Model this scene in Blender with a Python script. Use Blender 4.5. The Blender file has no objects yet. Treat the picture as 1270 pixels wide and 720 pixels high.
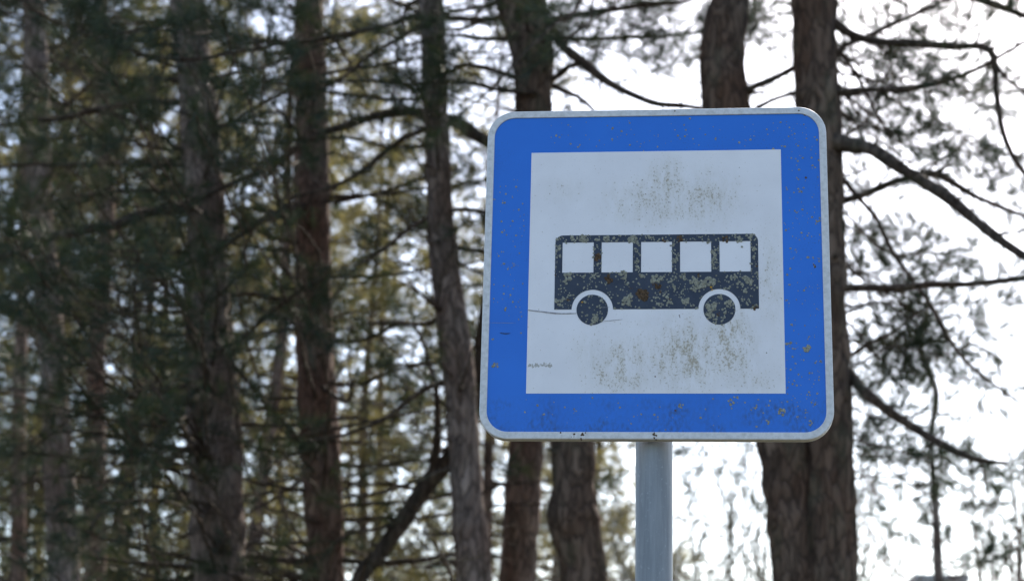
import bpy, math, random
import numpy as np
from mathutils import Vector, Matrix

random.seed(7)
rng = np.random.default_rng(11)
S = bpy.context.scene
C = S.collection

# ------------------------------------------------------------------ camera
ZS = 2.376                                   # height of the middle of the sign
CAM = np.array([0.06362, -2.45868, ZS - 0.77568])
RIGHT = np.array([0.99445, 0.10222, 0.02484])
UP = np.array([0.00587, -0.28971, 0.95710])
FWD = np.array([-0.10503, 0.95164, 0.28870])
FPX = 2200.0
cd = bpy.data.cameras.new('camera')
cam = bpy.data.objects.new('camera', cd)
C.objects.link(cam)
M = Matrix.Identity(4)
for r in range(3):
    M[r][0], M[r][1], M[r][2], M[r][3] = RIGHT[r], UP[r], -FWD[r], CAM[r]
cam.matrix_world = M
cd.sensor_width = 36
cd.lens = 36 * FPX / 1270
cd.clip_start = 0.05
cd.clip_end = 3000
cd.dof.use_dof = True
cd.dof.focus_distance = 2.565
cd.dof.aperture_fstop = 6.4
S.camera = cam

# ------------------------------------------------------------------ sky, sun, exposure
SUN_EL, SUN_AZ = math.radians(40), math.radians(14)     # azimuth from +Y towards +X
W = bpy.data.worlds.new('World')
S.world = W
W.use_nodes = True
nt = W.node_tree
sky = nt.nodes.new('ShaderNodeTexSky')
sky.sky_type = 'NISHITA'
sky.sun_disc = False
sky.sun_elevation = SUN_EL
sky.sun_rotation = SUN_AZ
sky.dust_density = 1.3
sky.air_density = 1.0
sky.ozone_density = 1.0
nt.links.new(sky.outputs[0], nt.nodes['Background'].inputs[0])
nt.nodes['Background'].inputs[1].default_value = 0.12
sl = bpy.data.lights.new('sun', 'SUN')
sl.energy = 3.5
sl.angle = math.radians(0.6)
sl.color = (1.0, 0.93, 0.82)
so = bpy.data.objects.new('sun', sl)
C.objects.link(so)
to_sun = Vector((math.sin(SUN_AZ) * math.cos(SUN_EL), math.cos(SUN_AZ) * math.cos(SUN_EL), math.sin(SUN_EL)))
so.rotation_euler = to_sun.to_track_quat('Z', 'Y').to_euler()
so.location = (0, 0, 30)
S.view_settings.view_transform = 'Standard'
S.view_settings.look = 'None'
S.view_settings.gamma = 1
S.view_settings.exposure = 1.6
S.render.engine = 'CYCLES'
S.cycles.use_denoising = True
S.cycles.max_bounces = 6
S.cycles.transparent_max_bounces = 6

# ------------------------------------------------------------------ helpers
def P(u, v, Y):
    """point seen at pixel (u, v) of the 1270x720 picture, on the plane y = Y"""
    d = FWD + RIGHT * (u - 635) / FPX + UP * (360 - v) / FPX
    return CAM + d * (Y - CAM[1]) / d[1]

def depth(p):
    return float(np.dot(np.asarray(p) - CAM, FWD))

def tag(o, label=None, cat=None, group=None, kind=None):
    if label: o['label'] = label
    if cat: o['category'] = cat
    if group: o['group'] = group
    if kind: o['kind'] = kind
    return o

def empty(name, loc, label, cat, group=None):
    o = bpy.data.objects.new(name, None)
    o.empty_display_size = 0.2
    C.objects.link(o)
    o.location = loc
    return tag(o, label, cat, group)

class Buf:
    """collects triangles and quads, then becomes one mesh object"""
    def __init__(self):
        self.v, self.f, self.n = [], [], 0
    def add(self, v, f):
        v = np.asarray(v, dtype=np.float64).reshape(-1, 3)
        self.v.append(v)
        for a in f:
            a = np.asarray(a)
            if len(a): self.f.append(a + self.n)
        self.n += len(v)
    def mesh(self, name, mat, smooth=True, origin=None):
        v = np.concatenate(self.v)
        if origin is not None: v = v - np.asarray(origin)
        idx = np.concatenate([a.ravel() for a in self.f])
        tot = np.concatenate([np.full(len(a), a.shape[1]) for a in self.f])
        me = bpy.data.meshes.new(name)
        me.vertices.add(len(v)); me.vertices.foreach_set('co', v.ravel().astype(np.float32))
        me.loops.add(len(idx)); me.loops.foreach_set('vertex_index', idx.astype(np.int32))
        me.polygons.add(len(tot))
        st = np.concatenate([[0], np.cumsum(tot)[:-1]])
        me.polygons.foreach_set('loop_start', st.astype(np.int32))
        me.polygons.foreach_set('loop_total', tot.astype(np.int32))
        me.update(calc_edges=True)
        me.polygons.foreach_set('use_smooth', np.full(len(tot), smooth))
        me.materials.append(mat)
        return me
    def build(self, name, mat, parent=None, smooth=True, kind=None):
        org = parent_world(parent)
        o = bpy.data.objects.new(name, self.mesh(name, mat, smooth, org))
        C.objects.link(o)
        if parent is not None: o.parent = parent
        if kind: o['kind'] = kind
        return o

def parent_world(p):
    t = np.zeros(3)
    while p is not None:
        t = t + np.array(p.location); p = p.parent
    return t

def frames(pts):
    t = np.gradient(pts, axis=0)
    t /= np.linalg.norm(t, axis=1)[:, None] + 1e-9
    ref = np.array([0.31, -0.9, 0.2]) if abs(t[:, 2]).mean() > 0.7 else np.array([0, 0, 1.0])
    a = np.cross(t, ref); a /= np.linalg.norm(a, axis=1)[:, None] + 1e-9
    b = np.cross(t, a)
    return t, a, b

def tube(buf, pts, rad, n=6, cap=True):
    pts = np.asarray(pts, float); rad = np.asarray(rad, float)
    t, a, b = frames(pts)
    k = len(pts)
    th = np.linspace(0, 2 * np.pi, n, endpoint=False)
    ring = a[:, None, :] * np.cos(th)[None, :, None] + b[:, None, :] * np.sin(th)[None, :, None]
    v = pts[:, None, :] + ring * (rad[:, None, None] if rad.ndim == 1 else rad[:, :, None])
    i = np.arange(k - 1)[:, None] * n; j = np.arange(n)[None, :]; j2 = (j + 1) % n
    q = np.stack([i + j, i + j2, i + n + j2, i + n + j], -1).reshape(-1, 4)
    f = [q]
    if cap:
        f.append(np.arange(n)[::-1][None, :]); f.append(((k - 1) * n + np.arange(n))[None, :])
    buf.add(v, f)

_G = rng.random((64, 64, 64))
def vnoise(p):
    """smooth value noise in [-1, 1] for an (n, 3) array"""
    p = np.asarray(p); i = np.floor(p).astype(int); f = p - i; f = f * f * (3 - 2 * f); i %= 64
    o = 0
    for dx in (0, 1):
        for dy in (0, 1):
            for dz in (0, 1):
                w = (f[:, 0] if dx else 1 - f[:, 0]) * (f[:, 1] if dy else 1 - f[:, 1]) * (f[:, 2] if dz else 1 - f[:, 2])
                o = o + w * _G[(i[:, 0] + dx) % 64, (i[:, 1] + dy) % 64, (i[:, 2] + dz) % 64]
    return o * 2 - 1

def spline(pts, n):
    """Catmull-Rom through the rows of pts (any number of columns)"""
    p = np.asarray(pts, float)
    if len(p) == 2:
        s = np.linspace(0, 1, n)[:, None]; return p[0] * (1 - s) + p[1] * s
    q = np.vstack([2 * p[0] - p[1], p, 2 * p[-1] - p[-2]])
    d = np.concatenate([[0], np.cumsum(np.linalg.norm(np.diff(p[:, :3], axis=0), axis=1))])
    s = np.linspace(0, d[-1], n)
    k = np.clip(np.searchsorted(d, s, side='right') - 1, 0, len(p) - 2)
    u = ((s - d[k]) / (d[k + 1] - d[k] + 1e-9))[:, None]
    a, b, c, e = q[k], q[k + 1], q[k + 2], q[k + 3]
    return 0.5 * (2 * b + (c - a) * u + (2 * a - 5 * b + 4 * c - e) * u ** 2 + (3 * b - a - 3 * c + e) * u ** 3)

# ------------------------------------------------------------------ materials
def mat(name, rough=0.6, metal=0.0):
    m = bpy.data.materials.new(name)
    m.use_nodes = True
    b = m.node_tree.nodes['Principled BSDF']
    b.inputs['Roughness'].default_value = rough
    b.inputs['Metallic'].default_value = metal
    return m, m.node_tree, b

def noise_node(nt, scale, detail=4, stretch=(1, 1, 1), rough=0.55, coord='Object'):
    tc = nt.nodes.new('ShaderNodeTexCoord'); mp = nt.nodes.new('ShaderNodeMapping')
    mp.inputs['Scale'].default_value = stretch
    n = nt.nodes.new('ShaderNodeTexNoise')
    n.inputs['Scale'].default_value = scale; n.inputs['Detail'].default_value = detail; n.inputs['Roughness'].default_value = rough
    nt.links.new(tc.outputs[coord], mp.inputs[0]); nt.links.new(mp.outputs[0], n.inputs['Vector'])
    return n.outputs[0]

def ramp(nt, src, stops):
    r = nt.nodes.new('ShaderNodeValToRGB')
    while len(r.color_ramp.elements) < len(stops): r.color_ramp.elements.new(0.5)
    for e, (p, c) in zip(r.color_ramp.elements, stops):
        e.position = p; e.color = tuple(c) + (1,) if len(c) == 3 else c
    nt.links.new(src, r.inputs[0])
    return r.outputs[0]

def mix(nt, fac, a, b, mode='MIX'):
    m = nt.nodes.new('ShaderNodeMix'); m.data_type = 'RGBA'; m.blend_type = mode
    for s, x in ((0, fac), (6, a), (7, b)):
        if hasattr(x, 'is_linked') or hasattr(x, 'links'): nt.links.new(x, m.inputs[s])
        else: m.inputs[s].default_value = x if s == 0 else tuple(x) + (1,)
    return m.outputs[2]

def math_node(nt, op, a, b=None):
    m = nt.nodes.new('ShaderNodeMath'); m.operation = op
    for s, x in ((0, a), (1, b)):
        if x is None: continue
        if hasattr(x, 'links'): nt.links.new(x, m.inputs[s])
        else: m.inputs[s].default_value = x
    return m.outputs[0]

def bump(nt, b, h, strength=0.4, dist=0.01):
    n = nt.nodes.new('ShaderNodeBump'); n.inputs['Strength'].default_value = strength; n.inputs['Distance'].default_value = dist
    nt.links.new(h, n.inputs['Height']); nt.links.new(n.outputs[0], b.inputs['Normal'])

def bark(name, dark, light, warm, green=0.25):
    m, nt, b = mat(name, 0.95)
    b.inputs['Specular IOR Level'].default_value = 0.15
    n1 = noise_node(nt, 30, 6, (1, 1, 0.35), 0.68)
    n2 = noise_node(nt, 3.2, 3, (1, 1, 0.5))
    n3 = noise_node(nt, 9, 4, (1, 1, 0.6))
    c = ramp(nt, n1, [(0.34, dark), (0.5, [(x + y) / 2 for x, y in zip(dark, light)]), (0.68, light)])
    tc = nt.nodes.new('ShaderNodeTexCoord'); mp = nt.nodes.new('ShaderNodeMapping'); mp.inputs['Scale'].default_value = (1, 1, 0.3)
    nt.links.new(tc.outputs['Object'], mp.inputs[0])
    ns = nt.nodes.new('ShaderNodeTexNoise'); ns.inputs['Scale'].default_value = 14; ns.inputs['Detail'].default_value = 3
    nt.links.new(mp.outputs[0], ns.inputs['Vector'])
    ad = nt.nodes.new('ShaderNodeVectorMath'); ad.operation = 'MULTIPLY_ADD'; ad.inputs[1].default_value = (0.11, 0.11, 0.11)
    nt.links.new(ns.outputs['Color'], ad.inputs[0]); nt.links.new(mp.outputs[0], ad.inputs[2])
    vo = nt.nodes.new('ShaderNodeTexVoronoi'); vo.feature = 'DISTANCE_TO_EDGE'; vo.inputs['Scale'].default_value = 26
    nt.links.new(ad.outputs[0], vo.inputs['Vector'])
    vc = nt.nodes.new('ShaderNodeTexVoronoi'); vc.inputs['Scale'].default_value = 26; nt.links.new(ad.outputs[0], vc.inputs['Vector'])
    sv = nt.nodes.new('ShaderNodeSeparateColor'); nt.links.new(vc.outputs['Color'], sv.inputs[0])
    c = mix(nt, math_node(nt, 'MULTIPLY', sv.outputs[0], 0.8), c, [x * 1.7 for x in light])
    c = mix(nt, ramp(nt, n2, [(0.42, (0, 0, 0)), (0.62, (0.75,) * 3)]), c, warm)
    crack = ramp(nt, vo.outputs['Distance'], [(0.0, (1, 1, 1)), (0.16, (0, 0, 0))])
    c = mix(nt, math_node(nt, 'MULTIPLY', crack, 0.7), c, [x * 0.5 for x in dark])
    c = mix(nt, ramp(nt, n3, [(0.52, (0, 0, 0)), (0.7, (green,) * 3)]), c, (0.085, 0.095, 0.06))
    nt.links.new(c, b.inputs['Base Color'])
    bump(nt, b, math_node(nt, 'ADD', math_node(nt, 'MULTIPLY', n1, 0.5), ramp(nt, vo.outputs['Distance'], [(0.0, (0,) * 3), (0.3, (0.5,) * 3)])), 0.9, 0.014)
    return m

M_BARK = bark('pine_bark', (0.024, 0.017, 0.013), (0.115, 0.080, 0.060), (0.085, 0.043, 0.026))
M_BARK_RED = bark('reddish_pine_bark', (0.042, 0.028, 0.023), (0.165, 0.112, 0.086), (0.135, 0.066, 0.044), 0.15)
M_BARK_GREY = bark('grey_pine_bark', (0.045, 0.034, 0.031), (0.215, 0.165, 0.14), (0.13, 0.078, 0.056), 0.12)
M_TWIG = bark('branch_bark', (0.02, 0.014, 0.011), (0.08, 0.06, 0.046), (0.07, 0.042, 0.028), 0.3)

def needle_mat(name, c1, c2, dead, trans=0.35):
    m = bpy.data.materials.new(name); m.use_nodes = True
    nt = m.node_tree; nt.nodes.clear()
    out = nt.nodes.new('ShaderNodeOutputMaterial')
    n = noise_node(nt, 2.1, 3)
    n2 = noise_node(nt, 11, 2)
    c = mix(nt, ramp(nt, n, [(0.35, (0, 0, 0)), (0.65, (1, 1, 1))]), c1, c2)
    c = mix(nt, ramp(nt, n2, [(0.6, (0, 0, 0)), (0.72, (0.6,) * 3)]), c, dead)
    d = nt.nodes.new('ShaderNodeBsdfDiffuse'); t = nt.nodes.new('ShaderNodeBsdfTranslucent')
    g = nt.nodes.new('ShaderNodeBsdfGlossy'); g.inputs['Roughness'].default_value = 0.4
    g.inputs['Color'].default_value = (0.5, 0.5, 0.5, 1)
    nt.links.new(c, d.inputs[0])
    br = mix(nt, 1.0, c, (1.35, 1.3, 0.8), 'MULTIPLY')
    nt.links.new(br, t.inputs[0])
    x = nt.nodes.new('ShaderNodeMixShader'); x.inputs[0].default_value = trans
    nt.links.new(d.outputs[0], x.inputs[1]); nt.links.new(t.outputs[0], x.inputs[2])
    y = nt.nodes.new('ShaderNodeMixShader'); y.inputs[0].default_value = 0.05
    nt.links.new(x.outputs[0], y.inputs[1]); nt.links.new(g.outputs[0], y.inputs[2])
    nt.links.new(y.outputs[0], out.inputs[0])
    return m

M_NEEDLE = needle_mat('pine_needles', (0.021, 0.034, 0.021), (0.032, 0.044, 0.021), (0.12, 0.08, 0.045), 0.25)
M_NEEDLE_FAR = needle_mat('painted_sun_pine_needles', (0.135, 0.125, 0.065), (0.165, 0.145, 0.085), (0.21, 0.15, 0.09), 0.55)  # same pine needles, with backlit sun brightness and warmth put into the colour

# ------------------------------------------------------------------ ground
def build_ground():
    n = 60
    g = np.linspace(-1, 1, n); g = np.sign(g) * np.abs(g) ** 2.2 * 900
    x, y = np.meshgrid(g, g + 20, indexing='ij')
    z = vnoise(np.stack([x.ravel() / 9, y.ravel() / 9, x.ravel() * 0], 1)).reshape(x.shape) * 0.05
    z = z - np.clip(np.hypot(x, y) / 900, 0, 1) * 2
    b = Buf()
    i, j = np.meshgrid(np.arange(n - 1), np.arange(n - 1), indexing='ij')
    a = (i * n + j).ravel()
    b.add(np.stack([x, y, z], -1), [np.stack([a, a + n, a + n + 1, a + 1], 1)])
    m, nt, bs = mat('grass_and_needle_litter', 0.95)
    c = ramp(nt, noise_node(nt, 1.3, 6), [(0.38, (0.035, 0.045, 0.016)), (0.52, (0.06, 0.055, 0.026)), (0.66, (0.095, 0.066, 0.038))])
    c2 = mix(nt, ramp(nt, noise_node(nt, 28, 5), [(0.3, (0.6,) * 3), (0.7, (0, 0, 0))]), c, (0.05, 0.04, 0.02))
    nt.links.new(c2, bs.inputs['Base Color'])
    bump(nt, bs, noise_node(nt, 14, 6), 0.7, 0.05)
    b.build('ground', m, kind='structure')
build_ground()

# ------------------------------------------------------------------ the bus stop sign
SIDE = 0.5 / 1.361                      # side of the white square
def hom():
    px = [(659.2, 189.9), (968.4, 185.4), (974.4, 487.8), (652.5, 487.5)]
    sq = [(-.5, .5), (.5, .5), (.5, -.5), (-.5, -.5)]
    A = []
    for (x, y), (u, v) in zip(px, sq):
        A.append([x, y, 1, 0, 0, 0, -u * x, -u * y, -u]); A.append([0, 0, 0, x, y, 1, -v * x, -v * y, -v])
    return np.linalg.svd(np.array(A))[2][-1].reshape(3, 3)
HM = hom()
def onsign(u, v):
    """pixel -> (x, z) in metres from the middle of the plate"""
    q = HM @ np.array([u, v, 1.0]); return q[:2] / q[2] * SIDE

def rrect(h, r, n=12):
    o = []
    for cx, cy, a0 in ((1, 1, 0), (-1, 1, 90), (-1, -1, 180), (1, -1, 270)):
        for k in range(n + 1):
            a = math.radians(a0 + 90 * k / n)
            o.append((cx * (h - r) + r * math.cos(a), cy * (h - r) + r * math.sin(a)))
    return np.array(o)

def sheet(buf, xy, y):
    """flat polygon facing -Y at world depth y"""
    v = np.column_stack([xy[:, 0], np.full(len(xy), y), xy[:, 1] + ZS])
    buf.add(v, [np.arange(len(xy))[None, :]])

def slab(buf, xy, y, t=0.0003):
    """thin solid, front at y, facing -Y, outline counter-clockwise seen from the front"""
    n = len(xy)
    f = np.column_stack([xy[:, 0], np.full(n, y), xy[:, 1] + ZS]); k = f.copy(); k[:, 1] += t
    i = np.arange(n); j = (i + 1) % n
    buf.add(np.vstack([f, k]), [i[None, :], np.stack([i, i + n, j + n, j], 1), (i + n)[None, ::-1]])

def build_sign():
    root = empty('bus_stop_sign', (0, 0.05, 0), 'square blue and white bus stop sign, dark bus pictogram spotted with lichen, grey round post', 'sign')
    # ---- materials
    # weathered blue film
    m_blue, nt, b = mat('blue_sign_film', 0.42)
    c = mix(nt, ramp(nt, noise_node(nt, 9, 3), [(0.3, (0,) * 3), (0.7, (1,) * 3)]), (0.007, 0.132, 0.56), (0.009, 0.152, 0.62))
    sp = math_node(nt, 'MULTIPLY', ramp(nt, noise_node(nt, 420, 2), [(0.6, (0,) * 3), (0.7, (1,) * 3)]), ramp(nt, noise_node(nt, 14, 3), [(0.5, (0,) * 3), (0.68, (0.7,) * 3)]))
    c = mix(nt, sp, c, (0.03, 0.06, 0.13))
    tc = nt.nodes.new('ShaderNodeTexCoord'); sx = nt.nodes.new('ShaderNodeSeparateXYZ'); nt.links.new(tc.outputs['Object'], sx.inputs[0])
    low = nt.nodes.new('ShaderNodeMapRange'); low.inputs[1].default_value = -0.185; low.inputs[2].default_value = -0.205
    nt.links.new(sx.outputs[2], low.inputs[0])
    gr = math_node(nt, 'MULTIPLY', low.outputs[0], math_node(nt, 'MULTIPLY', ramp(nt, noise_node(nt, 210, 5, (1, 1, 0.6)), [(0.40, (0,) * 3), (0.66, (0.75,) * 3)]), ramp(nt, noise_node(nt, 22, 3), [(0.42, (0.15,) * 3), (0.62, (1,) * 3)])))
    c = mix(nt, gr, c, (0.02, 0.06, 0.16))
    nt.links.new(c, b.inputs['Base Color'])
    b.inputs['Specular IOR Level'].default_value = 0.35
    # white film with algae stains
    m_white, nt, b = mat('white_sign_film', 0.45)
    b.inputs['Specular IOR Level'].default_value = 0.3
    c = mix(nt, ramp(nt, noise_node(nt, 16, 4), [(0.35, (0,) * 3), (0.65, (1,) * 3)]), (0.72, 0.69, 0.71), (0.77, 0.74, 0.76))
    tc = nt.nodes.new('ShaderNodeTexCoord')
    tot = None
    for (u, v, ru, rv, a) in [(828, 225, 34, 38, 1), (812, 250, 85, 42, .75), (870, 245, 66, 52, .75), (700, 235, 40, 22, .35), (850, 440, 62, 60, 1.1), (905, 425, 40, 60, 1.1),
                              (955, 350, 24, 90, .5), (770, 455, 60, 50, .95), (850, 455, 130, 42, .6), (930, 470, 50, 25, .6), (730, 440, 30, 40, .45), (850, 400, 110, 14, .35)]:
        x, z = onsign(u, v); sc = 0.367 / 312
        mp = nt.nodes.new('ShaderNodeMapping'); mp.vector_type = 'POINT'
        s = (1 / (ru * sc), 1, 1 / (rv * sc))
        mp.inputs['Scale'].default_value = s; mp.inputs['Location'].default_value = (-x * s[0], 0, -z * s[2])
        nt.links.new(tc.outputs['Object'], mp.inputs[0])
        ln = nt.nodes.new('ShaderNodeVectorMath'); ln.operation = 'LENGTH'; nt.links.new(mp.outputs[0], ln.inputs[0])
        mr = nt.nodes.new('ShaderNodeMapRange'); mr.interpolation_type = 'SMOOTHSTEP'
        mr.inputs[1].default_value = 1.25; mr.inputs[2].default_value = 0.0; mr.inputs[3].default_value = 0; mr.inputs[4].default_value = a
        nt.links.new(ln.outputs['Value'], mr.inputs[0])
        tot = mr.outputs[0] if tot is None else math_node(nt, 'MAXIMUM', tot, mr.outputs[0])
    st = noise_node(nt, 70, 6, (1, 1, 0.45), 0.7)
    fn = noise_node(nt, 330, 4, (1, 1, 0.8), 0.7)
    k = math_node(nt, 'MULTIPLY', tot, ramp(nt, st, [(0.36, (0.12,) * 3), (0.66, (1,) * 3)]))
    soft = math_node(nt, 'MULTIPLY', k, 0.68)
    c = mix(nt, soft, c, (0.47, 0.42, 0.32))
    th = ramp(nt, math_node(nt, 'ADD', fn, math_node(nt, 'MULTIPLY', k, 0.25)), [(0.645, (0,) * 3), (0.72, (0.75,) * 3)])
    c = mix(nt, th, c, (0.33, 0.27, 0.19))
    nt.links.new(c, b.inputs['Base Color'])
    m_black, nt, b = mat('dark_navy_print', 0.5)
    c = mix(nt, ramp(nt, noise_node(nt, 40, 4), [(0.35, (0,) * 3), (0.65, (1,) * 3)]), (0.020, 0.029, 0.052), (0.032, 0.043, 0.070))
    nt.links.new(c, b.inputs['Base Color']); b.inputs['Specular IOR Level'].default_value = 0.3
    m_rim, nt, b = mat('weathered_aluminium', 0.55, 0.0)
    c = mix(nt, ramp(nt, noise_node(nt, 130, 5, (1, 1, 1), 0.7), [(0.4, (0,) * 3), (0.7, (1,) * 3)]), (0.64, 0.625, 0.63), (0.47, 0.46, 0.455))
    nt.links.new(c, b.inputs['Base Color'])
    bump(nt, b, noise_node(nt, 500, 3), 0.15, 0.001)
    m_post, nt, b = mat('galvanised_post', 0.55, 0.3)
    c = mix(nt, ramp(nt, noise_node(nt, 30, 6, (3, 3, 0.25), 0.65), [(0.35, (0,) * 3), (0.65, (1,) * 3)]), (0.165, 0.18, 0.20), (0.24, 0.255, 0.275))
    c = mix(nt, ramp(nt, noise_node(nt, 240, 3), [(0.62, (0,) * 3), (0.72, (0.5,) * 3)]), c, (0.36, 0.38, 0.40))
    nt.links.new(c, b.inputs['Base Color'])
    bump(nt, b, noise_node(nt, 90, 4), 0.12, 0.002)
    m_clamp, nt, b = mat('zinc_clamp', 0.45, 0.8)
    nt.links.new(ramp(nt, noise_node(nt, 60, 3), [(0.3, (0.30, 0.31, 0.31)), (0.7, (0.42, 0.42, 0.43))]), b.inputs['Base Color'])
    def lich(name, c1, c2):
        m, nt, b = mat(name, 0.95)
        nt.links.new(ramp(nt, noise_node(nt, 420, 4, rough=0.7), [(0.36, c1), (0.64, c2)]), b.inputs['Base Color'])
        b.inputs['Specular IOR Level'].default_value = 0.1
        bump(nt, b, noise_node(nt, 900, 3), 0.6, 0.001)
        return m
    m_lich = lich('grey_green_lichen', (0.15, 0.145, 0.115), (0.37, 0.36, 0.29))
    m_lichb = lich('brown_lichen', (0.045, 0.03, 0.02), (0.14, 0.09, 0.055))
    m_lichy = lich('yellow_lichen', (0.42, 0.22, 0.02), (0.55, 0.32, 0.04))
    # ---- plate (its origin in the middle of the plate)
    H = 0.681 * SIDE
    plate = bpy.data.objects.new('sign_plate', None)
    # blue face sheet is the plate mesh itself
    bf = Buf(); xy = rrect(H - 0.0098, 0.0305)
    slab(bf, xy, 0.0, 0.002)
    def child(buf, name, m, parent, org, smooth=False, kind=None):
        o = bpy.data.objects.new(name, buf.mesh(name, m, smooth, org)); C.objects.link(o); o.parent = parent
        if kind: o['kind'] = kind
        return o
    O = np.array([0, 0, ZS])
    plate = child(bf, 'sign_plate', m_blue, root, O)
    plate.location = (0, -0.05, ZS)
    rb = Buf(); loops = []
    prof = [(0.0106, 0.0004), (0.0106, -0.0012), (0.0100, -0.0017), (0.0018, -0.0017), (0.0006, -0.0013), (0, -0.0003), (0, 0.0150), (0.0025, 0.0150), (0.0025, 0.0012)]
    for ins, y in prof:
        l = rrect(H - ins, max(0.041 - ins, 0.001)); loops.append(np.column_stack([l[:, 0], np.full(len(l), y), l[:, 1] + ZS]))
    n = len(loops[0]); fs = []
    for k in range(len(prof) - 1):
        i = np.arange(n); j = (i + 1) % n
        fs.append(np.stack([i + k * n, j + k * n, j + (k + 1) * n, i + (k + 1) * n], 1))
    rb.add(np.vstack(loops), fs)
    child(rb, 'edge_rim', m_rim, plate, O)
    bk = Buf(); slab(bk, rrect(H - 0.003, 0.038), 0.0024, 0.0008); child(bk, 'back_sheet', m_rim, plate, O)
    wp = Buf(); h = SIDE / 2
    slab(wp, np.array([(h, h), (-h, h), (-h, -h), (h, -h)]), -0.0004); child(wp, 'white_panel', m_white, plate, O)
    # ---- pictogram: drawn in panel units
    def U(pts): return np.array(pts) * SIDE
    yb = -0.0008
    L, R, T, Bt = -0.396, 0.404, 0.146, -0.161
    ws = [(689 + 0 * k) for k in range(5)]
    # window openings from the photograph
    wins = [(697.5, 736.2), (746, 784.8), (795, 833.3), (843.3, 882), (892.3, 931)]
    wt, wb = onsign(815, 300)[1] / SIDE, onsign(815, 337.5)[1] / SIDE
    wx = [(onsign(a, 318)[0] / SIDE, onsign(b_, 318)[0] / SIDE) for a, b_ in wins]
    w1, w2, wz = -0.246, 0.2505, -0.162
    ra, rw = 0.0815, 0.062
    bus = Buf()
    # roof strip with rounded corners
    rc = 0.030; o = []
    for k in range(9):
        a = math.radians(90 * k / 8); o.append((R - rc + rc * math.cos(a), T - rc + rc * math.sin(a)))
    for k in range(9):
        a = math.radians(90 + 90 * k / 8); o.append((L + rc + rc * math.cos(a), T - rc + rc * math.sin(a)))
    o += [(L, wt), (R, wt)]
    slab(bus, U(o), yb)
    xs = [L] + [q for w in wx for q in w] + [R]
    for k in range(0, 12, 2):
        slab(bus, U([(xs[k + 1], wt), (xs[k], wt), (xs[k], wb), (xs[k + 1], wb)]), yb)
    # lower body with wheel arches cut out
    for (xa, xb_, cx) in ((L, (w1 + w2) / 2, w1), ((w1 + w2) / 2, R, w2)):
        base = math.asin((Bt - wz) / ra)
        arc = [(cx + ra * math.cos(a), wz + ra * math.sin(a)) for a in np.linspace(math.pi - base, base, 25)]
        slab(bus, U([(xb_, wb), (xa, wb), (xa, Bt)] + arc + [(xb_, Bt)]), yb)
    child(bus, 'bus_silhouette', m_black, plate, O)
    for cx in (w1, w2):
        w = Buf(); slab(w, U([(cx + rw * math.cos(a), wz - 0.001 + rw * math.sin(a)) for a in np.linspace(0, 2 * math.pi, 40, endpoint=False)]), yb)
        child(w, 'bus_wheel', m_black, plate, O)
    # ---- scratches and scuffs
    m_scr, nt, b = mat('scratch_grime', 0.8)
    nt.links.new(ramp(nt, noise_node(nt, 500, 3), [(0.3, (0.16, 0.15, 0.16)), (0.7, (0.36, 0.35, 0.37))]), b.inputs['Base Color'])
    def ribbon(pts, w, name, m=m_scr, y=-0.00095):
        p = spline([list(onsign(*q)) + [0] for q in pts], 24)[:, :2]
        t = np.gradient(p, axis=0); t /= np.linalg.norm(t, axis=1)[:, None]; nn = np.column_stack([-t[:, 1], t[:, 0]])
        ww = w * (0.55 + 0.45 * rng.random(24)) * np.sin(np.linspace(0.25, math.pi - 0.25, 24)) ** 0.5
        bb = Buf(); poly = np.vstack([p + nn * ww[:, None], (p - nn * ww[:, None])[::-1]])
        v = np.column_stack([poly[:, 0], np.full(48, y), poly[:, 1] + ZS])
        i = np.arange(23); bb.add(v, [np.stack([i, i + 1, 46 - i, 47 - i], 1)])
        child(bb, name, m, plate, O)
    ribbon([(654.5, 384.5), (672, 386.5), (692, 388.7), (715, 388.6)], 0.0012, 'scratch')
    ribbon([(748, 398.5), (758, 397.5), (772, 396)], 0.0004, 'scratch')
    ribbon([(742, 381.5), (756, 381)], 0.0004, 'scratch')
    ribbon([(607, 400), (640, 400.5)], 0.00025, 'scratch', y=-0.0002)
    ribbon([(600.5, 379), (606.5, 379.4)], 0.0003, 'scratch', y=-0.0019)
    m_sm, nt, b = mat('brown_smudge', 0.9); nt.links.new(ramp(nt, noise_node(nt, 400, 4), [(0.35, (0.36, 0.33, 0.29)), (0.65, (0.55, 0.53, 0.50))]), b.inputs['Base Color'])
    sm_spots = [(rng.uniform(655, 685), 453 + rng.normal(0, 1.0) - (u0 % 3 == 0) * rng.uniform(0, 4) * (u0 < 30), rng.uniform(.5, 1.3)) for u0 in range(75)]
    m_dk, nt, b = mat('dark_scuff', 0.8); nt.links.new(ramp(nt, noise_node(nt, 600, 3), [(0.35, (0.012, 0.05, 0.2)), (0.65, (0.03, 0.07, 0.16))]), b.inputs['Base Color'])
    ribbon([(620, 412.5), (627, 413.5), (633, 413)], 0.0014, 'scuff_mark', m_dk, -0.0002)
    # ---- lichen crusts: small lumpy rosettes
    def crust(buf, x, z, r, y):
        n = 9; a = np.linspace(0, 2 * np.pi, n, endpoint=False) + rng.random() * 6
        rr = r * (0.65 + 0.5 * rng.random(n))
        hgt = min(0.0011, 0.25 * r) * (0.6 + 0.7 * rng.random())
        out = np.column_stack([x + rr * np.cos(a), np.full(n, y), z + rr * np.sin(a)])
        mid = np.column_stack([x + .72 * rr * np.cos(a + .2), y - hgt * (0.7 + 0.5 * rng.random(n)), z + .72 * rr * np.sin(a + .2)])
        c0 = np.array([[x, y - hgt * 0.7, z]])
        v = np.vstack([out, mid, c0]); v[:, 2] += ZS
        i = np.arange(n); j = (i + 1) % n
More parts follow.
